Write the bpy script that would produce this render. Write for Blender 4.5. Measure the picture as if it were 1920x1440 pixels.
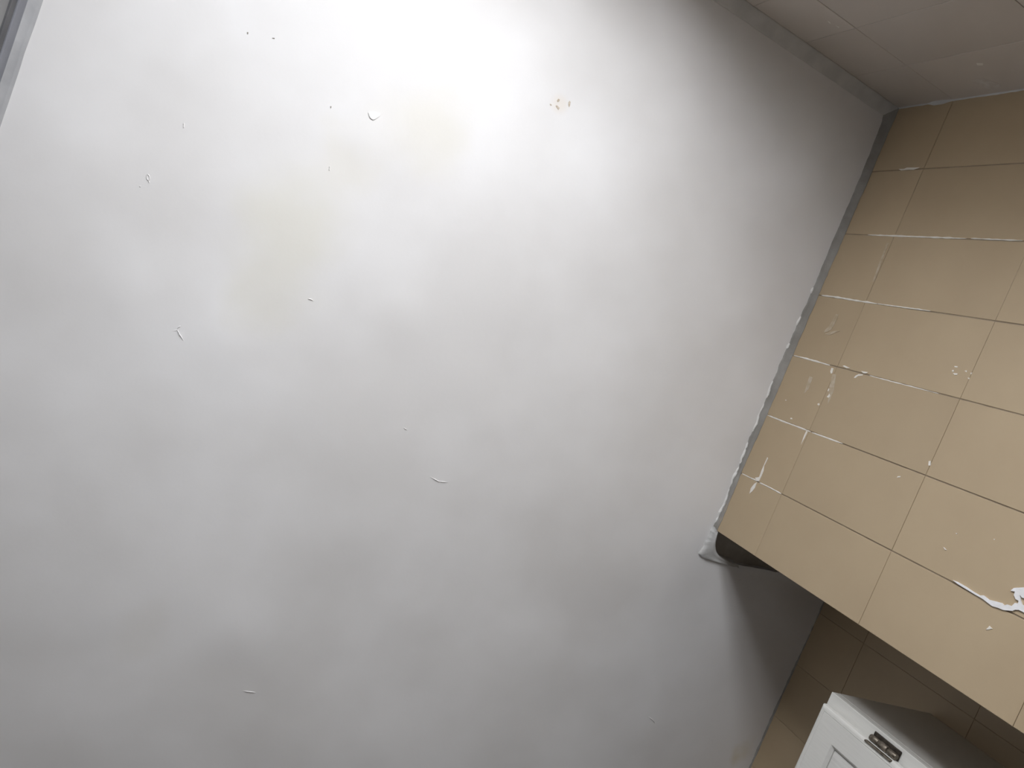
import bpy, bmesh, math, random
from mathutils import Matrix, Vector, noise
from mathutils.geometry import tessellate_polygon

random.seed(7)
scene = bpy.context.scene
for o in list(bpy.data.objects):
    bpy.data.objects.remove(o)
C = scene.collection

# ------------------------------------------------------------------ camera
H = 2.75                      # ceiling height
CAM_Z = 1.335
cam_data = bpy.data.cameras.new('camera')
cam_data.sensor_fit = 'HORIZONTAL'
cam_data.sensor_width = 36.0
cam_data.lens = 1417.88 * 36.0 / 1920.0
cam_data.clip_start = 0.01
cam = bpy.data.objects.new('camera', cam_data)
C.objects.link(cam)
right = Vector((0.86335162, -0.37164997, -0.34132137))
up = -Vector((0.31433868, 0.92525226, -0.21236632))
back = -Vector((0.3947343, 0.0760563, 0.915642))
m = Matrix.Identity(4)
for i in range(3):
    m[i][0], m[i][1], m[i][2] = right[i], up[i], back[i]
m[2][3] = CAM_Z
cam.matrix_world = m
scene.camera = cam

# ------------------------------------------------------------------ world and light
world = bpy.data.worlds.new('daylight_sky')
scene.world = world
world.use_nodes = True
bg = world.node_tree.nodes['Background']
bg.inputs['Color'].default_value = (0.80, 0.88, 1.0, 1)
bg.inputs['Strength'].default_value = 1.0

# the window in the north wall (also used by the wall and the window builder)
WX0, WX1, WZ0, WZ1 = -0.15, 0.56, 1.05, 2.45
YN = -0.7745                  # tiled face of the window wall
ld = bpy.data.lights.new('window_daylight', 'AREA')
ld.shape = 'RECTANGLE'
ld.size = WX1 - WX0 - 0.10
ld.size_y = WZ1 - WZ0 - 0.10
ld.energy = 36.0
ld.color = (0.95, 0.97, 1.0)
lo = bpy.data.objects.new('window_daylight', ld)
C.objects.link(lo)
lo.location = ((WX0 + WX1) / 2, YN - 0.135, (WZ0 + WZ1) / 2)
lo.rotation_euler = (math.radians(-90), 0, math.radians(180))

vs = scene.view_settings
vs.view_transform = 'Standard'
vs.look = 'None'
vs.exposure = 0.0
vs.gamma = 1.0
vs.use_curve_mapping = False

# ------------------------------------------------------------------ materials
def new_mat(name, rough=0.6, spec=0.4):
    mt = bpy.data.materials.new(name)
    mt.use_nodes = True
    nt = mt.node_tree
    b = nt.nodes['Principled BSDF']
    b.inputs['Roughness'].default_value = rough
    b.inputs['Specular IOR Level'].default_value = spec
    return mt, nt, b

def nd(nt, kind, **kw):
    n = nt.nodes.new(kind)
    for k, v in kw.items():
        if k in n.inputs:
            n.inputs[k].default_value = v
        else:
            setattr(n, k, v)
    return n

def noise_color(nt, b, c0, c1, scale, detail=4, lo=0.35, hi=0.65, coord=None, stretch=None):
    tc = nd(nt, 'ShaderNodeTexCoord')
    src = tc.outputs['Object'] if coord is None else coord
    if stretch:
        mp = nd(nt, 'ShaderNodeMapping')
        mp.inputs['Scale'].default_value = stretch
        nt.links.new(src, mp.inputs['Vector'])
        src = mp.outputs['Vector']
    n = nd(nt, 'ShaderNodeTexNoise', Scale=scale, Detail=detail)
    nt.links.new(src, n.inputs['Vector'])
    r = nd(nt, 'ShaderNodeValToRGB')
    r.color_ramp.elements[0].position = lo
    r.color_ramp.elements[1].position = hi
    r.color_ramp.elements[0].color = (*c0, 1)
    r.color_ramp.elements[1].color = (*c1, 1)
    nt.links.new(n.outputs['Fac'], r.inputs['Fac'])
    nt.links.new(r.outputs['Color'], b.inputs['Base Color'])
    return r.outputs['Color'], src

def add_bump(nt, b, src, scale, dist, strength=0.5, detail=5):
    n = nd(nt, 'ShaderNodeTexNoise', Scale=scale, Detail=detail)
    nt.links.new(src, n.inputs['Vector'])
    bp = nd(nt, 'ShaderNodeBump', Strength=strength, Distance=dist)
    nt.links.new(n.outputs['Fac'], bp.inputs['Height'])
    nt.links.new(bp.outputs['Normal'], b.inputs['Normal'])

def mat_ceiling():
    mt, nt, b = new_mat('ceiling_white_paint', 0.75, 0.25)
    col, src = noise_color(nt, b, (0.725, 0.708, 0.70), (0.81, 0.798, 0.798), 3.4, 3, 0.36, 0.66)
    wn = nd(nt, 'ShaderNodeTexNoise', Scale=7.0, Detail=3)
    nt.links.new(src, wn.inputs['Vector'])
    wsub = nd(nt, 'ShaderNodeVectorMath', operation='SUBTRACT')
    wsub.inputs[1].default_value = (0.5, 0.5, 0.5)
    nt.links.new(wn.outputs['Color'], wsub.inputs[0])
    wsc = nd(nt, 'ShaderNodeVectorMath', operation='SCALE')
    wsc.inputs['Scale'].default_value = 0.16
    nt.links.new(wsub.outputs[0], wsc.inputs[0])
    wadd = nd(nt, 'ShaderNodeVectorMath', operation='ADD')
    nt.links.new(src, wadd.inputs[0])
    nt.links.new(wsc.outputs[0], wadd.inputs[1])
    # damp stains: (x, y, radius, strength, colour)
    stains = [(0.105, -0.016, 0.12, 0.50, (0.70, 0.675, 0.58)),
              (0.267, -0.261, 0.10, 0.42, (0.72, 0.69, 0.60)),
              (0.124, 0.118, 0.09, 0.42, (0.70, 0.675, 0.59)),
              (0.152, -0.157, 0.07, 0.36, (0.72, 0.69, 0.61)),
              (0.116, 0.777, 0.07, 0.16, (0.66, 0.62, 0.55)),
              (0.485, -0.422, 0.022, 0.5, (0.75, 0.68, 0.60)),
              (1.62, 0.84, 0.05, 0.7, (0.60, 0.53, 0.38))]
    for (x, y, r, s, c) in stains:
        d = nd(nt, 'ShaderNodeVectorMath', operation='DISTANCE')
        d.inputs[1].default_value = (x, y, H)
        nt.links.new((wadd if r > 0.04 else nt.nodes['Texture Coordinate']).outputs[0 if r > 0.04 else 3], d.inputs[0])
        mr = nd(nt, 'ShaderNodeMapRange')
        mr.interpolation_type = 'SMOOTHSTEP'
        mr.inputs['From Min'].default_value = r * 1.15
        mr.inputs['From Max'].default_value = r * 0.25
        mr.inputs['To Min'].default_value = 0.0
        mr.inputs['To Max'].default_value = s
        nt.links.new(d.outputs['Value'], mr.inputs['Value'])
        mx = nd(nt, 'ShaderNodeMix', data_type='RGBA')
        nt.links.new(mr.outputs['Result'], mx.inputs[0])
        nt.links.new(col, mx.inputs[6])
        mx.inputs[7].default_value = (*c, 1)
        col = mx.outputs[2]
    nt.links.new(col, b.inputs['Base Color'])
    add_bump(nt, b, src, 90.0, 0.0006, 0.25, 3)
    return mt

def mat_tile(name, c0, c1, rough=0.33):
    mt, nt, b = new_mat(name, rough, 0.45)
    oi = nd(nt, 'ShaderNodeObjectInfo')
    tc = nd(nt, 'ShaderNodeTexCoord')
    add = nd(nt, 'ShaderNodeVectorMath', operation='ADD')
    nt.links.new(tc.outputs['Object'], add.inputs[0])
    nt.links.new(oi.outputs['Location'], add.inputs[1])
    col, src = noise_color(nt, b, c0, c1, 6.0, 4, 0.3, 0.7, coord=add.outputs[0])
    hs = nd(nt, 'ShaderNodeHueSaturation')
    mr = nd(nt, 'ShaderNodeMapRange')
    mr.inputs['To Min'].default_value = 0.97
    mr.inputs['To Max'].default_value = 1.03
    nt.links.new(oi.outputs['Random'], mr.inputs['Value'])
    nt.links.new(mr.outputs['Result'], hs.inputs['Value'])
    nt.links.new(col, hs.inputs['Color'])
    nt.links.new(hs.outputs['Color'], b.inputs['Base Color'])
    add_bump(nt, b, src, 25.0, 0.0008, 0.12, 2)
    return mt

def mat_simple(name, c0, c1, scale, rough, bump=None, spec=0.35, stretch=None):
    mt, nt, b = new_mat(name, rough, spec)
    col, src = noise_color(nt, b, c0, c1, scale, 4, stretch=stretch)
    if bump:
        add_bump(nt, b, src, bump[0], bump[1], bump[2])
    return mt

def mat_smear(name, c0, c1):
    return mat_simple(name, c0, c1, 70, 0.6, (200, 0.0004, 0.3))

M = {}
M['ceiling'] = mat_ceiling()
M['tile'] = mat_tile('beige_glazed_tile', (0.425, 0.328, 0.213), (0.455, 0.355, 0.232))
M['tile_north'] = mat_tile('greige_glazed_tile', (0.56, 0.51, 0.46), (0.59, 0.54, 0.49))
M['grout'] = mat_simple('beige_grout', (0.27, 0.215, 0.155), (0.34, 0.275, 0.20), 40, 0.9, (200, 0.0005, 0.4))
M['grout_north'] = mat_simple('greige_grout', (0.56, 0.51, 0.46), (0.60, 0.55, 0.50), 40, 0.9)
M['grout_pale'] = mat_simple('pale_beige_grout', (0.45, 0.35, 0.23), (0.50, 0.39, 0.26), 40, 0.9)
M['filler'] = mat_simple('bare_grey_filler', (0.54, 0.535, 0.525), (0.62, 0.61, 0.595), 25, 0.85, (120, 0.001, 0.5))
M['white_paint'] = mat_simple('splashed_white_paint', (0.76, 0.72, 0.65), (0.82, 0.79, 0.74), 60, 0.6, (300, 0.0005, 0.4))
M['lip'] = mat_simple('flaked_white_paint', (0.74, 0.73, 0.71), (0.80, 0.79, 0.77), 60, 0.7, (250, 0.0006, 0.5))
M['plaster'] = mat_simple('white_plaster', (0.78, 0.77, 0.77), (0.84, 0.84, 0.86), 80, 0.8, (150, 0.001, 0.6))
M['smear'] = mat_smear('thin_paint_smear', (0.43, 0.34, 0.23), (0.54, 0.47, 0.37))
M['smear_north'] = mat_smear('thin_plaster_smear', (0.57, 0.52, 0.47), (0.66, 0.63, 0.59))
M['pit'] = mat_simple('dirty_pit', (0.22, 0.20, 0.18), (0.30, 0.27, 0.23), 200, 0.9)
M['spot'] = mat_simple('rust_brown_spot', (0.46, 0.38, 0.29), (0.60, 0.53, 0.45), 150, 0.9)
M['concrete'] = mat_simple('raw_concrete', (0.50, 0.47, 0.43), (0.60, 0.57, 0.53), 30, 0.95, (80, 0.002, 0.5))
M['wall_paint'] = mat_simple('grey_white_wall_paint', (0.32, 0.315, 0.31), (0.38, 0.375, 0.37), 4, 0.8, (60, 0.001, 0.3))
M['fillet'] = mat_simple('pale_grey_fillet', (0.36, 0.36, 0.37), (0.42, 0.42, 0.43), 25, 0.85, (120, 0.001, 0.5))
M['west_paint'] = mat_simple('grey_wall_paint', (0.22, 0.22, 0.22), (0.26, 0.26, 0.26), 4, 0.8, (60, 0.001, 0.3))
M['cement'] = mat_simple('grey_cement', (0.265, 0.252, 0.232), (0.335, 0.32, 0.298), 25, 0.9, (120, 0.001, 0.5))
M['cornice'] = mat_simple('bluish_grey_paint', (0.20, 0.205, 0.23), (0.25, 0.255, 0.28), 10, 0.6)
M['shade_strip'] = mat_simple('painted_shade_strip', (0.09, 0.09, 0.095), (0.12, 0.12, 0.125), 20, 0.8)  # dark tone imitating the shade below the cornice
M['floor'] = mat_simple('grey_floor', (0.16, 0.145, 0.125), (0.20, 0.18, 0.16), 3, 0.5)
M['cab_white'] = mat_simple('white_painted_wood', (0.70, 0.69, 0.655), (0.73, 0.72, 0.685), 12, 0.45, (90, 0.0006, 0.3), 0.4, (30, 30, 2))
M['cab_panel'] = mat_simple('white_brushed_wood', (0.66, 0.65, 0.62), (0.77, 0.76, 0.73), 5, 0.5, (60, 0.001, 0.5), 0.4, (30, 30, 1.2))
mt, nt, b = new_mat('aged_steel', 0.52, 0.5)
b.inputs['Metallic'].default_value = 0.85
noise_color(nt, b, (0.13, 0.11, 0.085), (0.34, 0.30, 0.25), 120, 4)
M['steel'] = mt
mt, nt, b = new_mat('dark_steel', 0.5, 0.5)
b.inputs['Metallic'].default_value = 0.7
noise_color(nt, b, (0.05, 0.042, 0.035), (0.10, 0.085, 0.07), 150, 4)
M['dark_steel'] = mt
M['frame_white'] = mat_simple('white_window_frame', (0.78, 0.78, 0.78), (0.82, 0.82, 0.82), 8, 0.4)
mt = bpy.data.materials.new('window_glass')
mt.use_nodes = True
nt = mt.node_tree
nt.nodes.clear()
o_ = nt.nodes.new('ShaderNodeOutputMaterial')
mx = nt.nodes.new('ShaderNodeMixShader')
tr = nt.nodes.new('ShaderNodeBsdfTransparent')
gl = nt.nodes.new('ShaderNodeBsdfGlossy')
gl.inputs['Roughness'].default_value = 0.02
mx.inputs[0].default_value = 0.06
nt.links.new(tr.outputs[0], mx.inputs[1])
nt.links.new(gl.outputs[0], mx.inputs[2])
nt.links.new(mx.outputs[0], o_.inputs['Surface'])
M['glass'] = mt

# ------------------------------------------------------------------ helpers
def link(name, me, mat, parent=None, smooth=False):
    o = bpy.data.objects.new(name, me)
    C.objects.link(o)
    if mat and not me.materials:
        me.materials.append(mat)
    if smooth:
        for p in me.polygons:
            p.use_smooth = True
    if parent is not None:
        o.parent = parent
    return o

def from_bm(name, bm, mat, parent=None, smooth=False):
    bmesh.ops.recalc_face_normals(bm, faces=bm.faces)
    me = bpy.data.meshes.new(name)
    bm.to_mesh(me)
    bm.free()
    return link(name, me, mat, parent, smooth)

def add_box(bm, x0, x1, y0, y1, z0, z1, bevel=0.0, seg=1):
    vs_ = [bm.verts.new((x, y, z)) for x in (x0, x1) for y in (y0, y1) for z in (z0, z1)]
    f = [(0, 1, 3, 2), (4, 6, 7, 5), (0, 4, 5, 1), (2, 3, 7, 6), (0, 2, 6, 4), (1, 5, 7, 3)]
    fs = [bm.faces.new([vs_[i] for i in q]) for q in f]
    if bevel > 0:
        es = set()
        for q in fs:
            es.update(q.edges)
        bmesh.ops.bevel(bm, geom=list(es), offset=bevel, segments=seg, affect='EDGES', profile=0.5)

def struct(o, label, cat):
    o['kind'] = 'structure'
    o['label'] = label
    o['category'] = cat
    return o

def lerp_table(tab, x):
    if x <= tab[0][0]:
        return tab[0][1]
    for (a, va), (b_, vb) in zip(tab, tab[1:]):
        if x <= b_:
            return va + (vb - va) * (x - a) / (b_ - a)
    return tab[-1][1]

def nz(x, y=0.0, z=0.0):
    return noise.noise(Vector((x, y, z)))

def grid_mesh(name, rows, mat, parent=None, smooth=True, kind=None):
    bm = bmesh.new()
    vv = [[bm.verts.new(p) for p in r] for r in rows]
    for i in range(len(rows) - 1):
        for j in range(len(rows[0]) - 1):
            bm.faces.new((vv[i][j], vv[i + 1][j], vv[i + 1][j + 1], vv[i][j + 1]))
    return from_bm(name, bm, mat, parent, smooth)

# ------------------------------------------------------------------ structure: ceiling
XP = 1.2376                   # tiled face of the pier
YP = 0.2792                   # free end of the pier
XR = 1.6669                   # tiled face of the recess wall
XW = -0.366                   # painted west wall
YS = 2.30                     # south wall
HOLE_Y = 0.346

def ceiling_disp(x, y):
    d = 0.0034 * nz(x * 2.6, y * 2.6, 3.1) + 0.0014 * nz(x * 8.0, y * 8.0, 9.7)
    for (bx, by, r, a) in [(0.073, 0.218, 0.05, 0.0016), (0.173, -0.207, 0.035, 0.0014), (-0.10, 0.204, 0.06, 0.0016),
                           (0.342, 0.066, 0.05, 0.0014), (0.26, 0.389, 0.06, -0.0012), (0.60, 0.097, 0.09, -0.0016),
                           (0.253, 0.748, 0.05, 0.0014), (0.037, 0.76, 0.05, 0.0014), (0.51, -0.364, 0.06, -0.001)]:
        q = ((x - bx) ** 2 + (y - by) ** 2) / (r * r)
        if q < 9:
            d += 1.5 * a * math.exp(-q)
    return -d

def cuts(a, b_, step, extra):
    n = int(round((b_ - a) / step))
    v = [a + (b_ - a) * i / n for i in range(n + 1)]
    v = [t for t in v if all(abs(t - e) > step * 0.45 for e in extra)] + list(extra)
    return sorted(v)

xs = cuts(-0.40, 1.75, 0.02, [1.2376, XR])
ys = cuts(-0.82, YS + 0.05, 0.02, [YP, HOLE_Y])
bm = bmesh.new()
gv = {}
hi_, hj = xs.index(1.2376), ys.index(YP)
for i, x in enumerate(xs):
    for j, y in enumerate(ys):
        yy = y
        if y == HOLE_Y and x > 1.2376:
            yy = y + 0.004 * nz(x * 40, 5.5) - 0.09 * max(0, (x - 1.36))
        fade = 1.0
        gv[i, j] = bm.verts.new((x, yy, H + ceiling_disp(x, yy) * fade))
hole_edges = []
for i in range(len(xs) - 1):
    for j in range(len(ys) - 1):
        inside = xs[i] >= 1.2376 and xs[i + 1] <= XR + 1e-6 and ys[j] >= YP and ys[j + 1] <= HOLE_Y
        if inside:
            continue
        bm.faces.new((gv[i, j], gv[i, j + 1], gv[i + 1, j + 1], gv[i + 1, j]))
# broken edge of the hole, going up to the slab
jh = ys.index(HOLE_Y)
top = {}
for i in range(hi_, xs.index(XR) + 1):
    v = gv[i, jh].co
    top[i] = bm.verts.new((v.x, v.y + 0.004 + 0.003 * nz(v.x * 60, 1), H + 0.032))
for i in range(hi_, xs.index(XR)):
    bm.faces.new((gv[i, jh], top[i], top[i + 1], gv[i + 1, jh]))
lone = [v for v in bm.verts if not v.link_faces]
bmesh.ops.delete(bm, geom=lone, context='VERTS')
me = bpy.data.meshes.new('ceiling')
bm.to_mesh(me)
bm.free()
ceiling = struct(link('ceiling', me, M['ceiling'], None, True), 'white plastered ceiling with yellowish damp stains and peeling paint', 'ceiling')
bm = bmesh.new()
add_box(bm, -0.55, 1.95, -1.1, YS + 0.2, H + 0.032, H + 0.2)
slab = from_bm('slab', bm, M['concrete'], ceiling)

# ------------------------------------------------------------------ structure: walls
ROWS = [2.7430, 2.5967, 2.2972, 1.9974, 1.6976, 1.3978, 1.0980, 0.7982, 0.4984, 0.1986, 0.0]
tile_cache = {}
def tile_mesh(w, h):
    key = (round(w, 4), round(h, 4))
    if key not in tile_cache:
        bm = bmesh.new()
        add_box(bm, -w / 2, w / 2, 0, 0.008, -h / 2, h / 2)
        es = [e for e in bm.edges if all(v.co.y < 0.001 for v in e.verts)]
        bmesh.ops.bevel(bm, geom=es, offset=0.0007, segments=2, affect='EDGES', profile=0.5)
        bmesh.ops.recalc_face_normals(bm, faces=bm.faces)
        me = bpy.data.meshes.new('tile')
        bm.to_mesh(me)
        bm.free()
        tile_cache[key] = me
    return tile_cache[key]

JOINT = 0.0023
def tile(parent, a0, a1, z0, z1, plane, pos, mat):
    w, h = abs(a1 - a0) - (JOINT if parent.name == 'wall_pier' and plane == '-x' else 0.0007), z1 - z0 - 0.0007
    if w < 0.004 or h < 0.004:
        return
    me = tile_mesh(w, h)
    if not me.materials:
        me.materials.append(mat)
    o = bpy.data.objects.new('tile', me)
    C.objects.link(o)
    if me.materials[0] != mat:
        o.material_slots[0].link = 'OBJECT'
        o.material_slots[0].material = mat
    a, z = (a0 + a1) / 2, (z0 + z1) / 2
    off = random.uniform(-0.0003, 0.0003)
    tilt = random.uniform(-0.0012, 0.0012)
    if plane == '-x':
        o.location, o.rotation_euler = (pos + off, a, z), (tilt, 0, math.radians(-90))
    else:
        o.location, o.rotation_euler = (a, pos + off, z), (tilt, 0, math.radians(180))
    o.parent = parent

# pier (full height projection beside the recess)
bm = bmesh.new()
add_box(bm, XP + 0.0014, 1.95, YN - 0.02, YP - 0.0014, 0.0, H + 0.01)
pier = struct(from_bm('wall_pier', bm, M['grout']), 'beige tiled pier projecting into the room below the ceiling', 'wall')
PY = [YN, -0.6222, -0.4710, -0.3206, -0.1706, -0.0206, 0.1293, YP]
for k in range(7):
    for r in range(len(ROWS) - 1):
        tile(pier, PY[k], PY[k + 1], ROWS[r + 1], ROWS[r], '-x', XP, M['tile'])
sx = [XP + 0.0095, XP + 0.15, XP + 0.30, XR]
for k in range(3):
    for r in range(len(ROWS) - 1):
        tile(pier, sx[k], sx[k + 1], ROWS[r + 1], ROWS[r], '+y', YP, M['tile'])

# recess wall
bm = bmesh.new()
add_box(bm, XR + 0.0014, 1.95, YP - 0.03, YS + 0.15, 0.0, H + 0.05)
recess = struct(from_bm('wall_east', bm, M['grout_pale']), 'shaded tiled wall of the recess behind the white cupboard', 'wall')
RY = [YP, 0.4063] + [0.5563 + 0.15 * k for k in range(12)]
for k in range(len(RY) - 1):
    for r in range(len(ROWS) - 1):
        z1 = ROWS[r] if r else H + 0.002
        tile(recess, RY[k], RY[k + 1], ROWS[r + 1], z1, '-x', XR, M['tile'])

# window wall
north = None
bm = bmesh.new()
yb, yf = YN - 0.30, YN - 0.0014
add_box(bm, -0.55, WX0, yb, yf, 0, H + 0.05)
add_box(bm, WX1, 1.95, yb, yf, 0, H + 0.05)
add_box(bm, WX0, WX1, yb, yf, 0, WZ0)
add_box(bm, WX0, WX1, yb, yf, WZ1, H + 0.05)
north = struct(from_bm('wall_north', bm, M['grout_north']), 'dark greige tiled window wall meeting the ceiling at upper right', 'wall')
NX = [XP - 0.15 * k for k in range(11)]
NX = [x for x in NX if x > XW] + [XW]
for k in range(len(NX) - 1):
    for r in range(len(ROWS) - 1):
        xa, xb, za, zb = NX[k + 1], NX[k], ROWS[r + 1], ROWS[r]
        if xb <= WX0 or xa >= WX1 or zb <= WZ0 or za >= WZ1:
            pieces = [(xa, xb, za, zb)]
        else:                                    # tiles cut around the window opening
            cl, cr = max(xa, WX0), min(xb, WX1)
            pieces = [(xa, cl, za, zb), (cr, xb, za, zb), (cl, cr, za, max(za, WZ0)), (cl, cr, min(zb, WZ1), zb)]
        for q in pieces:
            tile(north, q[0], q[1], q[2], q[3], '+y', YN, M['tile_north'])

# window: frame, mullion, panes, sill
bm = bmesh.new()
yw0, yw1 = YN - 0.125, YN - 0.075
fw = 0.05
add_box(bm, WX0, WX0 + fw, yw0, yw1, WZ0, WZ1, 0.003)
add_box(bm, WX1 - fw, WX1, yw0, yw1, WZ0, WZ1, 0.003)
add_box(bm, WX0 + fw, WX1 - fw, yw0, yw1, WZ0, WZ0 + fw, 0.003)
add_box(bm, WX0 + fw, WX1 - fw, yw0, yw1, WZ1 - fw, WZ1, 0.003)
win = struct(from_bm('window_1', bm, M['frame_white']), 'white framed daylight window beyond the top edge of the picture', 'window')
bm = bmesh.new()
xm = (WX0 + WX1) / 2
add_box(bm, xm - 0.018, xm + 0.018, yw0 + 0.005, yw1 - 0.005, WZ0 + fw, WZ1 - fw, 0.003)
from_bm('mullion', bm, M['frame_white'], win)
for xa, xb in ((WX0 + fw, xm - 0.018), (xm + 0.018, WX1 - fw)):
    bm = bmesh.new()
    add_box(bm, xa, xb, yw0 + 0.022, yw0 + 0.028, WZ0 + fw, WZ1 - fw)
    from_bm('pane', bm, M['glass'], win)
bm = bmesh.new()
add_box(bm, WX0 + 0.001, WX1 - 0.001, yw1, YN + 0.03, WZ0 + 0.0005, WZ0 + 0.025, 0.004)
from_bm('window_sill', bm, M['frame_white'], win)

# west wall, with its cornice strip under the ceiling
bm = bmesh.new()
add_box(bm, -0.55, XW, YN - 0.0014, YS + 0.15, 0, H + 0.05)
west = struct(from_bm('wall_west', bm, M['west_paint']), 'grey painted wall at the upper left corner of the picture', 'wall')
rows = []
for i in range(161):
    y = YN + (YS - YN) * i / 160
    e = 0.0012 * nz(y * 22, 2.2)
    e2 = 0.0010 * nz(y * 30, 7.2)
    rows.append([(-0.344 + e, y, H + 0.004), (-0.344 + e, y, H - 0.0022 + 0.3 * e), (-0.350 + e, y, H - 0.0034),
                 (-0.3585 + e2, y, H - 0.0045), (-0.360, y, H - 0.007)])
fil = struct(grid_mesh('trim_1', rows, M['fillet']), 'thin pale plaster fillet between ceiling and left wall', 'trim')
bm = bmesh.new()
add_box(bm, -0.368, -0.360, YN, YS, H - 0.041, H + 0.002, 0.0015, 2)
cor = struct(from_bm('trim_2', bm, M['cornice']), 'bluish grey cornice strip along the top of the left wall', 'trim')

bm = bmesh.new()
add_box(bm, -0.368, -0.3625, YN, YS, H - 0.063, H - 0.0412, 0.001, 1)  # added strip, its dark colour stands in for shade under the cornice
struct(from_bm('trim_shade', bm, M['shade_strip']), 'added dark strip painted as the shade under the bluish grey cornice at left', 'trim')

bm = bmesh.new()
add_box(bm, -0.55, 1.95, YS, YS + 0.15, 0, H + 0.05)
struct(from_bm('wall_south', bm, M['wall_paint']), 'plain painted wall behind the viewer', 'wall')
bm = bmesh.new()
add_box(bm, -0.55, 1.95, YN - 0.30, YS + 0.15, -0.1, 0.0)
struct(from_bm('floor', bm, M['floor']), 'plain grey floor below the picture', 'floor')

# ------------------------------------------------------------------ filler strips between ceiling and tiles
XIN = [(-0.7745, 1.2105), (-0.755, 1.2105), (-0.735, 1.217), (-0.60, 1.2225), (-0.35, 1.2250), (-0.07, 1.2243), (0.04, 1.2285), (0.118, 1.2320), (0.20, 1.2330), (0.285, 1.2335)]
rows = []
n = 260
for i in range(n + 1):
    y = YN + 0.0 + (YP + 0.002 - YN) * i / n
    amp = 0.4 + 0.6 * min(1, max(0, (y + 0.45) / 0.3))
    e = amp * (0.0030 * nz(y * 28, 0.3) + 0.0022 * nz(y * 75, 1.3) + 0.0012 * nz(y * 190, 2.3))
    w = 0.0016 * nz(y * 35, 5.3) + 0.0012 * nz(y * 110, 6.3)
    xi = lerp_table(XIN, y) + e
    zw = 2.7366 + w + 0.003 * max(0, 1 - abs(y - 0.12) / 0.1)
    c = 0.0012 * nz(y * 50, 8.3)
    lipz = H - 0.0015
    rows.append([(xi, y, H + 0.004), (xi, y, lipz), (xi + 0.003, y, lipz - 0.0008 - abs(c)),
                 ((xi + XP) / 2 + 0.0022 + c, y, (lipz + zw) / 2 + 0.0015), (XP - 0.0016, y, zw + 0.0005), (XP - 0.0006, y, zw), (XP + 0.002, y, zw + 0.0015)])
t3 = struct(grid_mesh('trim_3', rows, M['cement']), 'ragged grey filler strip between ceiling and beige tiled pier', 'trim')
rows = []
for i in range(261):
    x = -0.362 + (XP + 0.001 + 0.362) * i / 260
    e = 0.0008 * nz(x * 40, 3.3) + 0.0006 * nz(x * 120, 4.4)
    w = 0.0010 * nz(x * 25, 2.7) + 0.0009 * nz(x * 80, 3.7)
    yi = -0.7472 + e
    zw = 2.7335 + 0.004 * max(0, (x - 0.9) / 0.33) + w
    c = 0.001 * nz(x * 45, 6.6)
    rows.append([(x, yi, H + 0.004), (x, yi, H - 0.0015), (x, yi - 0.004, H - 0.0030),
                 (x, (yi + YN) / 2 - 0.001 + c, (H + zw) / 2), (x, YN + 0.003, zw + 0.0005), (x, YN + 0.0005, zw), (x, YN - 0.002, zw + 0.002)])
t4 = struct(grid_mesh('trim_4', rows, M['filler']), 'straight grey filler strip between ceiling and dark window wall', 'trim')
rows = []
for i in range(301):
    y = HOLE_Y - 0.01 + (YS - HOLE_Y) * i / 300
    e = 0.0025 * nz(y * 24, 6.1) + 0.0018 * nz(y * 70, 7.1) + 0.001 * nz(y * 170, 8.1)
    xi = XR - 0.0025 + e
    rows.append([(xi, y, H + 0.004), (xi, y, H - 0.0012), (xi + 0.002, y, H - 0.003), (XR - 0.0005, y, H - 0.004 + 0.5 * e), (XR + 0.002, y, H - 0.003)])
t5 = struct(grid_mesh('trim_5', rows, M['cement']), 'thin ragged plaster bead between ceiling and recess wall', 'trim')
# vertical bead in the corner of window wall and pier
rows = []
for i in range(121):
    z = 2.742 - 0.42 * i / 120
    a = 0.0022 + 0.0030 * max(0, nz(z * 17, 4.0)) + 0.0012 * nz(z * 60, 5.0)
    if 2.60 < z < 2.66:
        a += 0.004 * math.sin((z - 2.60) / 0.06 * math.pi)
    a = max(0.0008, a)
    rows.append([(XP - a, YN - 0.002, z), (XP - a, YN + 0.0008, z), (XP - a * 0.45, YN + a * 0.45, z), (XP - 0.0008, YN + a, z), (XP + 0.002, YN + a, z)])
t6 = struct(grid_mesh('trim_6', rows, M['filler']), 'plaster bead down the corner of window wall and pier', 'trim')

# flaked paint edge hanging along the filler strip of the pier
for (ya, yb_, dz, seed) in [(-0.10, -0.055, 0.0035, 1), (-0.050, 0.030, 0.0028, 2), (0.055, 0.11, 0.0030, 3), (0.118, 0.165, 0.0024, 4), (0.175, 0.262, 0.0024, 5), (-0.335, -0.318, 0.0030, 6), (-0.262, -0.238, 0.0022, 8), (-0.195, -0.180, 0.003, 9)]:
    rows = []
    k = max(6, int((yb_ - ya) / 0.002))
    for i in range(k + 1):
        t = i / k
        y = ya + (yb_ - ya) * t
        env = math.sin(math.pi * min(1, max(0, t))) ** 0.5
        amp = 0.4 + 0.6 * min(1, max(0, (y + 0.45) / 0.3))
        e = amp * (0.0030 * nz(y * 28, 0.3) + 0.0022 * nz(y * 75, 1.3) + 0.0012 * nz(y * 190, 2.3))
        xi = lerp_table(XIN, y) + e
        d = dz * env * (0.75 + 0.9 * nz(y * 90, seed * 3.7))
        w = 0.0026 * env * (1.0 + 0.8 * nz(y * 60, seed * 1.9))
        rows.append([(xi - w - 0.001, y, H + 0.001), (xi - w * 0.5, y, H - d * 0.6), (xi + 0.0004, y, H - d - 0.001), (xi + 0.0016, y, H - d), (xi + 0.002, y, H + 0.001)])
    grid_mesh('paint_lip', rows, M['lip'], t3)

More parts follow.
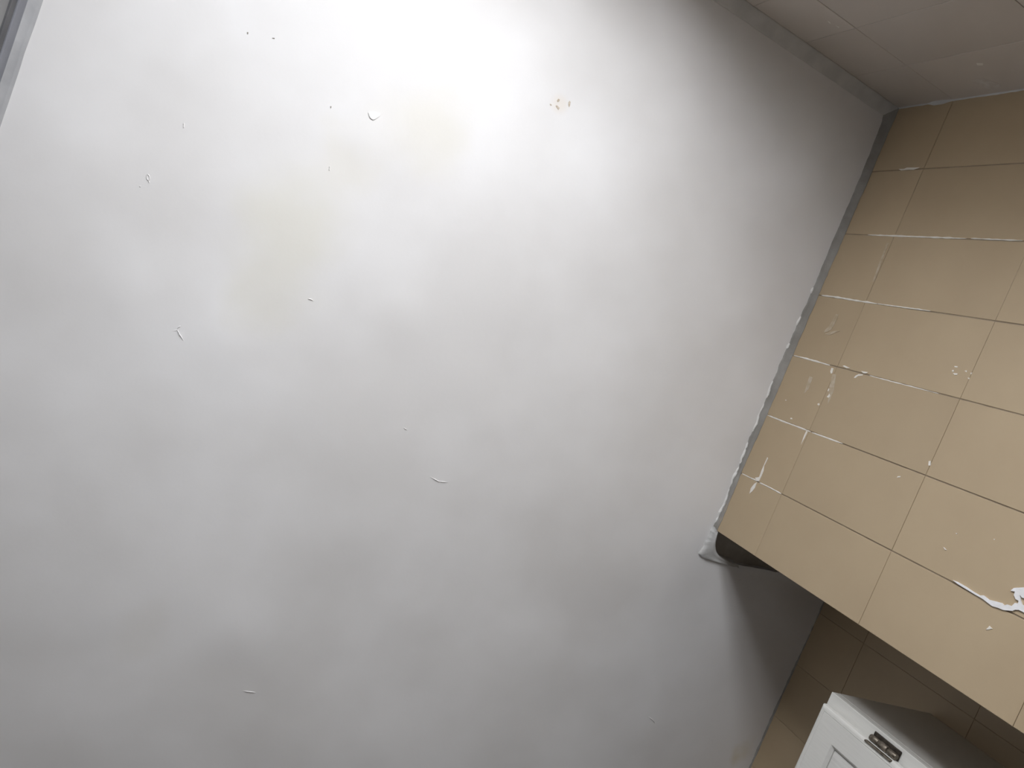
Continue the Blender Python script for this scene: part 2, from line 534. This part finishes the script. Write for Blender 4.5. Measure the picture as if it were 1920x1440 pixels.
# torn plaster collar at the end of the pier, with the dark hole behind it
def bez(pts, t):
    p = [Vector(q) for q in pts]
    s = t * (len(p) - 1)
    i = min(int(s), len(p) - 2)
    u = s - i
    p0, p1, p2, p3 = p[max(i - 1, 0)], p[i], p[i + 1], p[min(i + 2, len(p) - 1)]
    return 0.5 * ((2 * p1) + (p2 - p0) * u + (2 * p0 - 5 * p1 + 4 * p2 - p3) * u * u + (3 * p1 - p0 - 3 * p2 + p3) * u ** 3)
crease = [(1.2378, 0.2795, 2.7325), (1.2430, 0.297, 2.7350), (1.2520, 0.314, 2.7385), (1.2700, 0.331, 2.7430), (1.302, 0.343, 2.7465), (1.352, 0.3475, 2.7488)]
outer = [(1.2325, 0.272, 2.7490), (1.2315, 0.297, 2.7490), (1.2300, 0.325, 2.7490), (1.2290, 0.3500, 2.7490), (1.275, 0.3540, 2.7490), (1.356, 0.3525, 2.7490)]
rows = []
for i in range(81):
    t = i / 80
    k, o = bez(crease, t), bez(outer, t)
    rag = 0.0022 * nz(t * 14, 2.0) + 0.0012 * nz(t * 40, 3.0)
    dirv = (o - k); dirv.z = 0
    if dirv.length > 1e-6:
        dirv.normalize()
    o2 = o + dirv * rag
    rim = o2.lerp(k, 0.12); rim.z = min(o2.z, k.z + 0.012) - 0.003 - 0.0012 * nz(t * 22, 6.0)
    valley = o2.lerp(k, 0.40); valley.z = (o2.z + k.z) / 2 + 0.0006
    up1 = Vector((k.x + 0.002, k.y - 0.002, H + 0.02))
    up2 = Vector((k.x + 0.004, k.y - 0.004, H + 0.036))
    rows.append([Vector((o2.x, o2.y, H + 0.004)), o2, rim, valley, k.lerp(valley, 0.35), k, up1, up2])
collar = grid_mesh('plaster_collar', rows, M['filler'], ceiling)

# ------------------------------------------------------------------ paint marks: outlines on the surfaces, metres
PIER_MARKS = [
    ('drip', [(0.0691, 2.681), (0.0708, 2.6773), (0.0898, 2.6793), (0.1018, 2.6747), (0.1133, 2.6744), (0.1271, 2.675), (0.1285, 2.6817), (0.1242, 2.6914), (0.1181, 2.6798), (0.1022, 2.6813)]),
    ('drip', [(0.1307, 2.6795), (0.1461, 2.6791), (0.155, 2.682), (0.1627, 2.6871), (0.1502, 2.6904), (0.1366, 2.6851)]),
    ('drip', [(-0.0185, 2.6042), (-0.0176, 2.5993), (-0.0053, 2.6002), (0.0137, 2.6022), (-0.0055, 2.6045)]),
    ('drip', [(-0.1654, 2.6101), (-0.1658, 2.6044), (-0.1543, 2.602), (-0.1535, 2.6055), (-0.1577, 2.6092)]),
    ('drip', [(-0.1751, 2.5309), (-0.1761, 2.5126), (-0.1726, 2.517), (-0.1715, 2.5236)]),
    ('drip', [(-0.1574, 2.5415), (-0.1629, 2.539), (-0.167, 2.5339), (-0.1694, 2.5228), (-0.1667, 2.5224), (-0.1635, 2.5329), (-0.158, 2.5373)]),
    ('drip', [(-0.102, 2.5887), (-0.1109, 2.5858), (-0.1066, 2.5811), (-0.1019, 2.5827)]),
    ('drip', [(-0.1152, 2.5937), (-0.1208, 2.5943), (-0.1207, 2.5922), (-0.1153, 2.5912)]),
    ('drip', [(-0.0817, 2.6059), (-0.0846, 2.6021), (-0.0813, 2.5982), (-0.0792, 2.6021)]),
    ('drip', [(-0.033, 2.6639), (-0.0342, 2.6597), (-0.0318, 2.6565), (-0.0303, 2.6618)]),
    ('drip', [(-0.067, 2.7019), (-0.0685, 2.6987), (-0.0655, 2.6976)]),
    ('drip', [(-0.1755, 2.5834), (-0.1777, 2.5788), (-0.1752, 2.5614), (-0.173, 2.5706)]),
    ('drip', [(-0.2134, 2.3315), (-0.2144, 2.3223), (-0.2118, 2.3217), (-0.2107, 2.3267)]),
    ('drip', [(-0.2266, 2.3345), (-0.2271, 2.3276), (-0.2252, 2.3277), (-0.2244, 2.3331)]),
    ('drip', [(-0.2176, 2.3355), (-0.2192, 2.3331), (-0.2165, 2.331), (-0.2152, 2.3332)]),
    ('drip', [(-0.2219, 2.3115), (-0.2234, 2.3076), (-0.2203, 2.3069)]),
    ('drip', [(-0.2208, 2.2992), (-0.2217, 2.2954), (-0.218, 2.2968)]),
    ('drip', [(-0.2108, 2.3), (-0.2115, 2.2963), (-0.2084, 2.2961)]),
    ('drip', [(-0.0472, 2.3024), (-0.0487, 2.2989), (-0.0409, 2.2957), (-0.0396, 2.2995)]),
    ('drip', [(0.0023, 2.3489), (-0.0009, 2.3484), (-0.0033, 2.3429), (-0.0009, 2.3426), (0.0008, 2.3464)]),
    ('drip', [(0.0825, 2.2099), (0.0821, 2.2081), (0.0846, 2.202), (0.0854, 2.2051)]),
    ('drip', [(0.0517, 2.1998), (0.0511, 2.1973), (0.0533, 2.1977)]),
    ('drip', [(0.0354, 2.1379), (0.0345, 2.1358), (0.0368, 2.136)]),
    ('chip', [(0.1712, 2.0888), (0.1653, 2.087), (0.163, 2.0863), (0.1639, 2.0844), (0.1648, 2.0805), (0.1688, 2.0848)]),
    ('drip', [(-0.6244, 2.6627), (-0.624, 2.6479), (-0.6267, 2.641), (-0.625, 2.6079), (-0.621, 2.6219), (-0.6217, 2.6364), (-0.6208, 2.6546)]),
    ('smear', [(-0.2383, 2.6728), (-0.2435, 2.6739), (-0.2553, 2.6667), (-0.2717, 2.6639), (-0.2839, 2.6622), (-0.2835, 2.6553), (-0.2732, 2.653), (-0.2611, 2.6547), (-0.2489, 2.6564), (-0.2411, 2.664)]),
    ('smear', [(-0.2349, 2.6691), (-0.2404, 2.6601), (-0.247, 2.6435), (-0.2483, 2.631), (-0.2434, 2.6415), (-0.2348, 2.6536)]),
    ('smear', [(-0.1525, 2.6004), (-0.1546, 2.5905), (-0.1168, 2.5775), (-0.0859, 2.5776), (-0.1218, 2.5928)]),
    ('smear', [(-0.1354, 2.6613), (-0.134, 2.6503), (-0.1063, 2.648), (-0.0944, 2.6548)]),
    ('smear', [(-0.4554, 2.6083), (-0.4545, 2.6021), (-0.4012, 2.5991), (-0.3674, 2.596), (-0.3669, 2.6016), (-0.413, 2.6052)]),
    ('plaster', [(0.1252, 2.1696), (0.1243, 2.1619), (0.1249, 2.1457), (0.1267, 2.1304), (0.1273, 2.1187), (0.1246, 2.1133), (0.1267, 2.1031), (0.1243, 2.0932), (0.122, 2.0835), (0.1238, 2.0782), (0.1201, 2.0746), (0.1193, 2.068), (0.1126, 2.0657), (0.1111, 2.0612), (0.1071, 2.0621), (0.1071, 2.0673), (0.1022, 2.072), (0.097, 2.0726), (0.0985, 2.079), (0.0926, 2.0763), (0.085, 2.0633), (0.086, 2.0511), (0.0984, 2.044), (0.0994, 2.0527), (0.1005, 2.0599), (0.0982, 2.0643), (0.1052, 2.0604), (0.11, 2.0557), (0.1115, 2.0383), (0.1215, 2.0339), (0.1195, 2.0498), (0.1196, 2.0566), (0.1222, 2.0615), (0.1255, 2.0643), (0.1297, 2.0738), (0.1309, 2.0777), (0.1318, 2.0862), (0.1334, 2.0945), (0.1321, 2.1025), (0.1303, 2.1116), (0.13, 2.1184), (0.1294, 2.131), (0.1281, 2.1482), (0.1274, 2.1584)]),
]
JOINT_PAINT = [
    ([(-0.4712, 2.6699), (-0.4714, 2.6209), (-0.4715, 2.5648), (-0.4718, 2.4871), (-0.4719, 2.4251)], 0.0037),
    ([(-0.3212, 2.7291), (-0.3221, 2.6828), (-0.3212, 2.6471), (-0.3208, 2.6084), (-0.3207, 2.5644)], 0.0046),
    ([(-0.3207, 2.5644), (-0.3213, 2.4894), (-0.3219, 2.4328)], 0.0025),
    ([(-0.1708, 2.7345), (-0.1712, 2.6956), (-0.1706, 2.6527), (-0.17, 2.618)], 0.0039),
    ([(-0.1704, 2.5069), (-0.1699, 2.4654), (-0.1701, 2.4135), (-0.1703, 2.3414)], 0.0023),
    ([(-0.0202, 2.7378), (-0.0194, 2.6777), (-0.02, 2.6254), (-0.0197, 2.5917)], 0.0041),
    ([(-0.0194, 2.5883), (-0.0202, 2.5441), (-0.0208, 2.4989)], 0.0034),
    ([(0.1296, 2.7371), (0.1293, 2.7093), (0.1285, 2.6807)], 0.003),
    ([(0.1295, 2.6725), (0.1286, 2.634), (0.1293, 2.598)], 0.0037),
    ([(-0.4727, 2.4164), (-0.4725, 2.3615), (-0.4724, 2.3124)], 0.0023),
]
NORTH_MARKS = [
    ('drip', [(0.8921, 2.6295), (0.8966, 2.6271), (0.9045, 2.6299), (0.9012, 2.6323)]),
    ('drip', [(0.9128, 2.6268), (0.9195, 2.6221), (0.9221, 2.6268)]),
    ('drip', [(1.1246, 2.466), (1.1299, 2.4562), (1.1354, 2.46), (1.1319, 2.4697)]),
    ('smear', [(1.1776, 2.5146), (1.1771, 2.4888), (1.2068, 2.4716), (1.2172, 2.4768), (1.2196, 2.4986), (1.2071, 2.5091), (1.1919, 2.518)]),
]
CEILING_MARKS = [
    ('flake', [(0.1577, -0.2477), (0.1611, -0.2432), (0.164, -0.2407), (0.1694, -0.24), (0.1715, -0.2418), (0.175, -0.246), (0.1781, -0.2511), (0.1789, -0.255), (0.1765, -0.2567), (0.1674, -0.254), (0.1608, -0.2508)]),
    ('loop', [(-0.1344, -0.002), (-0.1315, -0.0), (-0.1298, 0.0031), (-0.1299, 0.0057), (-0.1316, 0.007), (-0.1337, 0.0053), (-0.135, 0.0023), (-0.1352, -0.0007)]),
    ('ridge', [(-0.131, 0.0072), (-0.1296, 0.0081), (-0.1282, 0.0106)]),
    ('ridge', [(-0.1404, 0.0207), (-0.1383, 0.0215)]),
    ('ridge', [(-0.0197, 0.2321), (-0.0157, 0.2302), (-0.013, 0.2279), (-0.0091, 0.2319), (-0.0062, 0.235), (-0.0033, 0.237), (0.0023, 0.2427)]),
    ('ridge', [(-0.013, 0.2279), (-0.0128, 0.2234), (-0.01, 0.2193)]),
    ('ridge', [(0.172, 0.0991), (0.178, 0.0978), (0.1834, 0.0989)]),
    ('ridge', [(0.1277, -0.136), (0.1304, -0.1273)]),
    ('ridge', [(-0.1106, -0.1033), (-0.1077, -0.0945)]),
    ('pit', [(-0.0673, -0.2801), (-0.0658, -0.2809), (-0.0648, -0.2782), (-0.0663, -0.2774)]),
    ('pit', [(-0.0286, -0.2904), (-0.0254, -0.2916), (-0.025, -0.2904), (-0.0282, -0.2893)]),
    ('pit', [(0.0946, -0.2298), (0.0964, -0.2302), (0.097, -0.2271), (0.0957, -0.2269)]),
    ('spot', [(0.4655, -0.4134), (0.4679, -0.4143), (0.4711, -0.4131), (0.4691, -0.4116), (0.467, -0.4118)]),
    ('spot', [(0.4765, -0.4253), (0.4779, -0.4296), (0.4814, -0.4295), (0.4816, -0.426), (0.4792, -0.4236)]),
    ('spot', [(0.4782, -0.4154), (0.48, -0.4174), (0.4875, -0.4157), (0.4866, -0.4117), (0.4817, -0.4135)]),
    ('spot', [(0.4998, -0.4324), (0.5007, -0.4365), (0.5036, -0.4354), (0.5052, -0.4296), (0.5048, -0.4252), (0.5018, -0.428)]),
    ('ridge', [(0.4299, 0.2716), (0.4376, 0.2737)]),
    ('ridge', [(0.517, 0.3504), (0.539, 0.3547), (0.5593, 0.3512)]),
    ('ridge', [(1.2796, 0.7731), (1.2981, 0.7805), (1.3084, 0.7878)]),
    ('ridge', [(0.3194, 0.8683), (0.3454, 0.8674)]),
    ('ridge', [(1.3613, 0.3789), (1.3741, 0.3831), (1.3822, 0.3783)]),
]

def poly_plate(name, pts3, normal, thick, mat, parent, jitter=0.0, feather=True):
    """thin irregular flake: outline on the surface, slightly smaller raised top"""
    n = Vector(normal)
    c = Vector((0, 0, 0))
    for p in pts3:
        c += Vector(p)
    c /= len(pts3)
    # resample the outline so the edge is ragged, not straight
    ring = []
    k = len(pts3)
    for i in range(k):
        a, b_ = Vector(pts3[i]), Vector(pts3[(i + 1) % k])
        m_ = max(1, int((b_ - a).length / 0.0025))
        for j in range(m_):
            q = a.lerp(b_, j / m_)
            if jitter:
                q = q + (q - c).normalized() * jitter * nz(q.x * 300 + 3, q.y * 300, q.z * 300)
            ring.append(q)
    bm = bmesh.new()
    lo_ = [bm.verts.new(q - n * 0.0004) for q in ring]
    hi2 = [bm.verts.new(q + n * thick) for q in ring]
    for tri in tessellate_polygon([[Vector(q) for q in ring]]):
        bm.faces.new([hi2[i] for i in tri])
    for i in range(len(ring)):
        j = (i + 1) % len(ring)
        bm.faces.new((lo_[i], lo_[j], hi2[j], hi2[i]))
    return from_bm(name, bm, mat, parent)

for kind, pts in PIER_MARKS:
    p3 = [(XP, y, z) for y, z in pts]
    if kind == 'smear':
        poly_plate('paint_smear', p3, (-1, 0, 0), 0.0006, M['smear'], pier, 0.0015)
    elif kind == 'plaster':
        poly_plate('plaster_lump', p3, (-1, 0, 0), 0.0030, M['plaster'], pier, 0.0003)['label'] = 'torn lump of white plaster stuck across a tile joint'
    elif kind == 'chip':
        poly_plate('paint_chip', p3, (-1, 0, 0), 0.0014, M['white_paint'], pier, 0.0004)
    else:
        poly_plate('paint_drip', p3, (-1, 0, 0), 0.0009, M['white_paint'], pier, 0.0003)
for pts, w in JOINT_PAINT:
    rows = []
    for i in range(61):
        t = i / 60
        s = t * (len(pts) - 1)
        k = min(int(s), len(pts) - 2)
        u = s - k
        y = pts[k][0] * (1 - u) + pts[k + 1][0] * u
        z = pts[k][1] * (1 - u) + pts[k + 1][1] * u
        env = min(1, t * 12, (1 - t) * 6) ** 0.5
        hw = 0.5 * w * env * (0.85 + 0.7 * nz(z * 70, y * 9)) + 0.0002
        yc = y + 0.0005 * nz(z * 90, 2.0)
        rows.append([(XP + 0.001, yc - hw, z), (XP - 0.0003, yc - hw * 0.8, z), (XP - 0.0006, yc, z), (XP - 0.0003, yc + hw * 0.8, z), (XP + 0.001, yc + hw, z)])
    grid_mesh('joint_paint', rows, M['white_paint'], pier)
for kind, pts in NORTH_MARKS:
    p3 = [(x, YN, z) for x, z in pts]
    poly_plate('paint_smear' if kind == 'smear' else 'paint_drip', p3, (0, 1, 0), 0.0005, M['smear_north' if kind == 'smear' else 'white_paint'], north, 0.0006)

def ridge(name, pts, r, mat, parent, closed=False):
    """raised crack of paint: a low rounded ridge hanging from the ceiling"""
    P = [Vector((x, y, 0)) for x, y in pts]
    if closed:
        P.append(P[0])
    dense = []
    for a, b_ in zip(P, P[1:]):
        k = max(2, int((b_ - a).length / 0.0012))
        dense += [a.lerp(b_, j / k) for j in range(k)]
    dense.append(P[-1])
    rows = []
    L = len(dense)
    for i, p in enumerate(dense):
        d = (dense[min(i + 1, L - 1)] - dense[max(i - 1, 0)])
        if d.length < 1e-9:
            d = Vector((1, 0, 0))
        d.normalize()
        s = Vector((-d.y, d.x, 0))
        env = 1.0 if closed else max(0.15, min(1, 4 * i / L, 4 * (1 - i / L)))
        w = r * env * (0.8 + 0.5 * nz(p.x * 400, p.y * 400))
        zc = H + ceiling_disp(p.x, p.y)
        rows.append([(p.x + s.x * w * c, p.y + s.y * w * c, zc + dz_ * w) for c, dz_ in ((-1.2, 0.3), (-0.7, -0.9), (0.1, -1.7), (0.8, -0.8), (1.2, 0.3))])
    return grid_mesh(name, rows, mat, parent)

for kind, pts in CEILING_MARKS:
    if kind == 'ridge':
        ridge('paint_crack', pts, 0.0011, M['ceiling'], ceiling)
    elif kind == 'loop':
        ridge('paint_blister', pts, 0.0010, M['ceiling'], ceiling, True)
    elif kind in ('pit', 'spot'):
        cx = sum(p[0] for p in pts) / len(pts)
        cy = sum(p[1] for p in pts) / len(pts)
        zc = H + ceiling_disp(cx, cy)
        poly_plate('dirt_speck' if kind == 'pit' else 'rust_speck', [(x, y, zc - 0.0001) for x, y in pts], (0, 0, -1), 0.0005, M[kind], ceiling, 0.0002)
    else:
        # peeling flake: attached at its back edge, free curled edge hanging down
        cx = sum(p[0] for p in pts) / len(pts)
        cy = sum(p[1] for p in pts) / len(pts)
        zc = H + ceiling_disp(cx, cy)
        ymin = min(p[1] for p in pts); ymax = max(p[1] for p in pts)
        bm = bmesh.new()
        ring = []
        for (x, y) in pts:
            t = (y - ymin) / (ymax - ymin)
            ring.append((x, y, zc - 0.0003 - 0.0017 * t ** 1.3))
        lowv = [bm.verts.new(q) for q in ring]
        upv = [bm.verts.new((x, y, z + 0.0006)) for x, y, z in ring]
        ctr = bm.verts.new((cx, cy, zc - 0.0012))
        ctu = bm.verts.new((cx, cy, zc - 0.0006))
        k = len(ring)
        for i in range(k):
            j = (i + 1) % k
            bm.faces.new((lowv[i], lowv[j], ctr))
            bm.faces.new((upv[j], upv[i], ctu))
            bm.faces.new((lowv[i], upv[i], upv[j], lowv[j]))
        from_bm('paint_flake', bm, M['ceiling'], ceiling)['label'] = 'curled flake of peeling ceiling paint'

# ------------------------------------------------------------------ white wall cupboard in the recess
cab = bpy.data.objects.new('wall_cupboard', None)
C.objects.link(cab)
CX0, CX1 = 1.3592, XR - 0.0005       # front of the carcass, wall
CY0, CY1 = 0.4517, 1.3017
CZ1 = CAM_Z + 1.0483
CZ0 = CZ1 - 0.72
cab.location = ((CX0 + CX1) / 2, (CY0 + CY1) / 2, CZ0)
cab['label'] = 'white painted wall cupboard with steel hinge hanging beside the beige pier'
cab['category'] = 'cupboard'
inv = Matrix.Translation(-Vector(cab.location))
def cab_part(name, bm, mat, parent=None, smooth=False):
    bmesh.ops.transform(bm, matrix=inv, verts=bm.verts)
    return from_bm(name, bm, mat, parent or cab, smooth)
T = 0.018
bm = bmesh.new(); add_box(bm, CX0 + 0.02, CX1, CY0, CY0 + T, CZ0, CZ1, 0.0008); cab_part('side_panel', bm, M['cab_white'])
bm = bmesh.new(); add_box(bm, CX0 + 0.02, CX1, CY1 - T, CY1, CZ0, CZ1, 0.0008); cab_part('side_panel', bm, M['cab_white'])
bm = bmesh.new(); add_box(bm, CX0 + 0.02, CX1, CY0 + T, CY1 - T, CZ1 - T, CZ1, 0.0008); cab_part('top_panel', bm, M['cab_white'])
bm = bmesh.new(); add_box(bm, CX0 + 0.02, CX1, CY0 + T, CY1 - T, CZ0, CZ0 + T, 0.0008); cab_part('bottom_panel', bm, M['cab_white'])
bm = bmesh.new(); add_box(bm, CX1 - 0.006, CX1, CY0 + T, CY1 - T, CZ0 + T, CZ1 - T); cab_part('back_panel', bm, M['cab_white'])
# face frame
for ya, yb_ in ((CY0, CY0 + 0.045), (CY1 - 0.045, CY1), ((CY0 + CY1) / 2 - 0.022, (CY0 + CY1) / 2 + 0.022)):
    bm = bmesh.new(); add_box(bm, CX0, CX0 + 0.02, ya, yb_, CZ0, CZ1, 0.0012, 2); cab_part('stile', bm, M['cab_white'])
for za, zb in ((CZ0, CZ0 + 0.045), (CZ1 - 0.045, CZ1)):
    for ya, yb_ in ((CY0 + 0.045, (CY0 + CY1) / 2 - 0.022), ((CY0 + CY1) / 2 + 0.022, CY1 - 0.045)):
        bm = bmesh.new(); add_box(bm, CX0, CX0 + 0.02, ya, yb_, za, zb); cab_part('rail', bm, M['cab_white'])

def door_mesh(y0, y1, z0, z1, xb_, prof):
    bm = bmesh.new()
    rings = []
    for ins, dx in prof:
        rings.append([bm.verts.new((xb_ - dx, y, z)) for y, z in ((y0 + ins, z0 + ins), (y1 - ins, z0 + ins), (y1 - ins, z1 - ins), (y0 + ins, z1 - ins))])
    for a, b_ in zip(rings, rings[1:]):
        for i in range(4):
            j = (i + 1) % 4
            bm.faces.new((a[i], a[j], b_[j], b_[i]))
    bm.faces.new(rings[0])
    bm.faces.new(rings[-1])
    return bm
DZ0, DZ1 = CZ0 + 0.005, CZ1 - 0.0052
ymid = (CY0 + CY1) / 2
DPROF = [(0.009, 0.0005), (0.009, 0.0045), (0, 0.0050), (0, 0.0125), (0.0008, 0.0155), (0.003, 0.0175), (0.0055, 0.0183), (0.0105, 0.0186), (0.0115, 0.0176), (0.0125, 0.0180),
         (0.0545, 0.0180), (0.0555, 0.0172), (0.0575, 0.0150), (0.060, 0.0125), (0.0605, 0.0085)]
for ya, yb_, hs in ((CY0 + 0.0250, ymid - 0.002, 0), (ymid + 0.002, CY1 - 0.0250, 1)):
    bm = door_mesh(ya, yb_, DZ0, DZ1, CX0, DPROF)
    d = cab_part('door', bm, M['cab_white'])
    bm = door_mesh(ya + 0.0615, yb_ - 0.0615, DZ0 + 0.0615, DZ1 - 0.0615, CX0, [(0, 0.002), (0, 0.0112), (0.0008, 0.0120), (0.020, 0.0125), (0.040, 0.0150), (0.0405, 0.0155)])
    p = cab_part('door_panel', bm, M['cab_panel'], None)
    p.parent = d
    # knob near the meeting edge
    bm = bmesh.new()
    yk = yb_ - 0.03 if hs == 0 else ya + 0.03
    prof = [(0.005, 0.0), (0.005, 0.010), (0.011, 0.014), (0.013, 0.020), (0.010, 0.025), (0.0005, 0.0265)]
    rr = []
    for r_, dx in prof:
        rr.append([bm.verts.new((CX0 - 0.018 - dx, yk + r_ * math.cos(2 * math.pi * q / 16), DZ0 + 0.12 + r_ * math.sin(2 * math.pi * q / 16))) for q in range(16)])
    for a, b_ in zip(rr, rr[1:]):
        for i in range(16):
            bm.faces.new((a[i], a[(i + 1) % 16], b_[(i + 1) % 16], b_[i]))
    kn = cab_part('knob', bm, M['steel'], None, True)
    kn.parent = d
    # butt hinges on the outer stile
    ye = ya if hs == 0 else yb_
    sg = -1 if hs == 0 else 1
    for zc in (CAM_Z + 0.900, DZ0 + 0.125):
        bm = bmesh.new()
        y_a, y_b = sorted((ye + sg * 0.0005, ye + sg * 0.0190))
        add_box(bm, CX0 - 0.0035, CX0 - 0.0002, y_a, y_b, zc - 0.031, zc + 0.031, 0.0016, 3)
        leaf = cab_part('hinge', bm, M['dark_steel'])
        leaf['label'] = 'worn steel butt hinge'
        y_a, y_b = sorted((ye - sg * 0.0005, ye - sg * 0.004))
        bm = bmesh.new()
        add_box(bm, CX0 - 0.0215, CX0 - 0.003, min(y_a, y_b), max(y_a, y_b) , zc - 0.0305, zc + 0.0305, 0.001, 1)
        lf = cab_part('hinge_leaf', bm, M['steel'])
        lf.parent = leaf
        ks = 3
        for q in range(ks):
            za = zc - 0.031 + 0.062 * q / ks + 0.0006
            zb = zc - 0.031 + 0.062 * (q + 1) / ks - 0.0006
            bm = bmesh.new()
            r_ = 0.0058 if q % 2 == 0 else 0.0068
            yk, xk = ye + sg * 0.0066, CX0 - 0.0085
            prof = [(0.0, za), (r_ * 0.8, za), (r_, za + 0.001), (r_, zb - 0.001), (r_ * 0.8, zb), (0.0, zb)]
            rr = []
            for rad, z in prof:
                rr.append([bm.verts.new((xk + max(rad, 1e-4) * math.cos(2 * math.pi * s_ / 14), yk + max(rad, 1e-4) * math.sin(2 * math.pi * s_ / 14), z)) for s_ in range(14)])
            for a, b_ in zip(rr, rr[1:]):
                for i in range(14):
                    bm.faces.new((a[i], a[(i + 1) % 14], b_[(i + 1) % 14], b_[i]))
            kk = cab_part('knuckle', bm, M['steel'], None, True)
            kk.parent = leaf
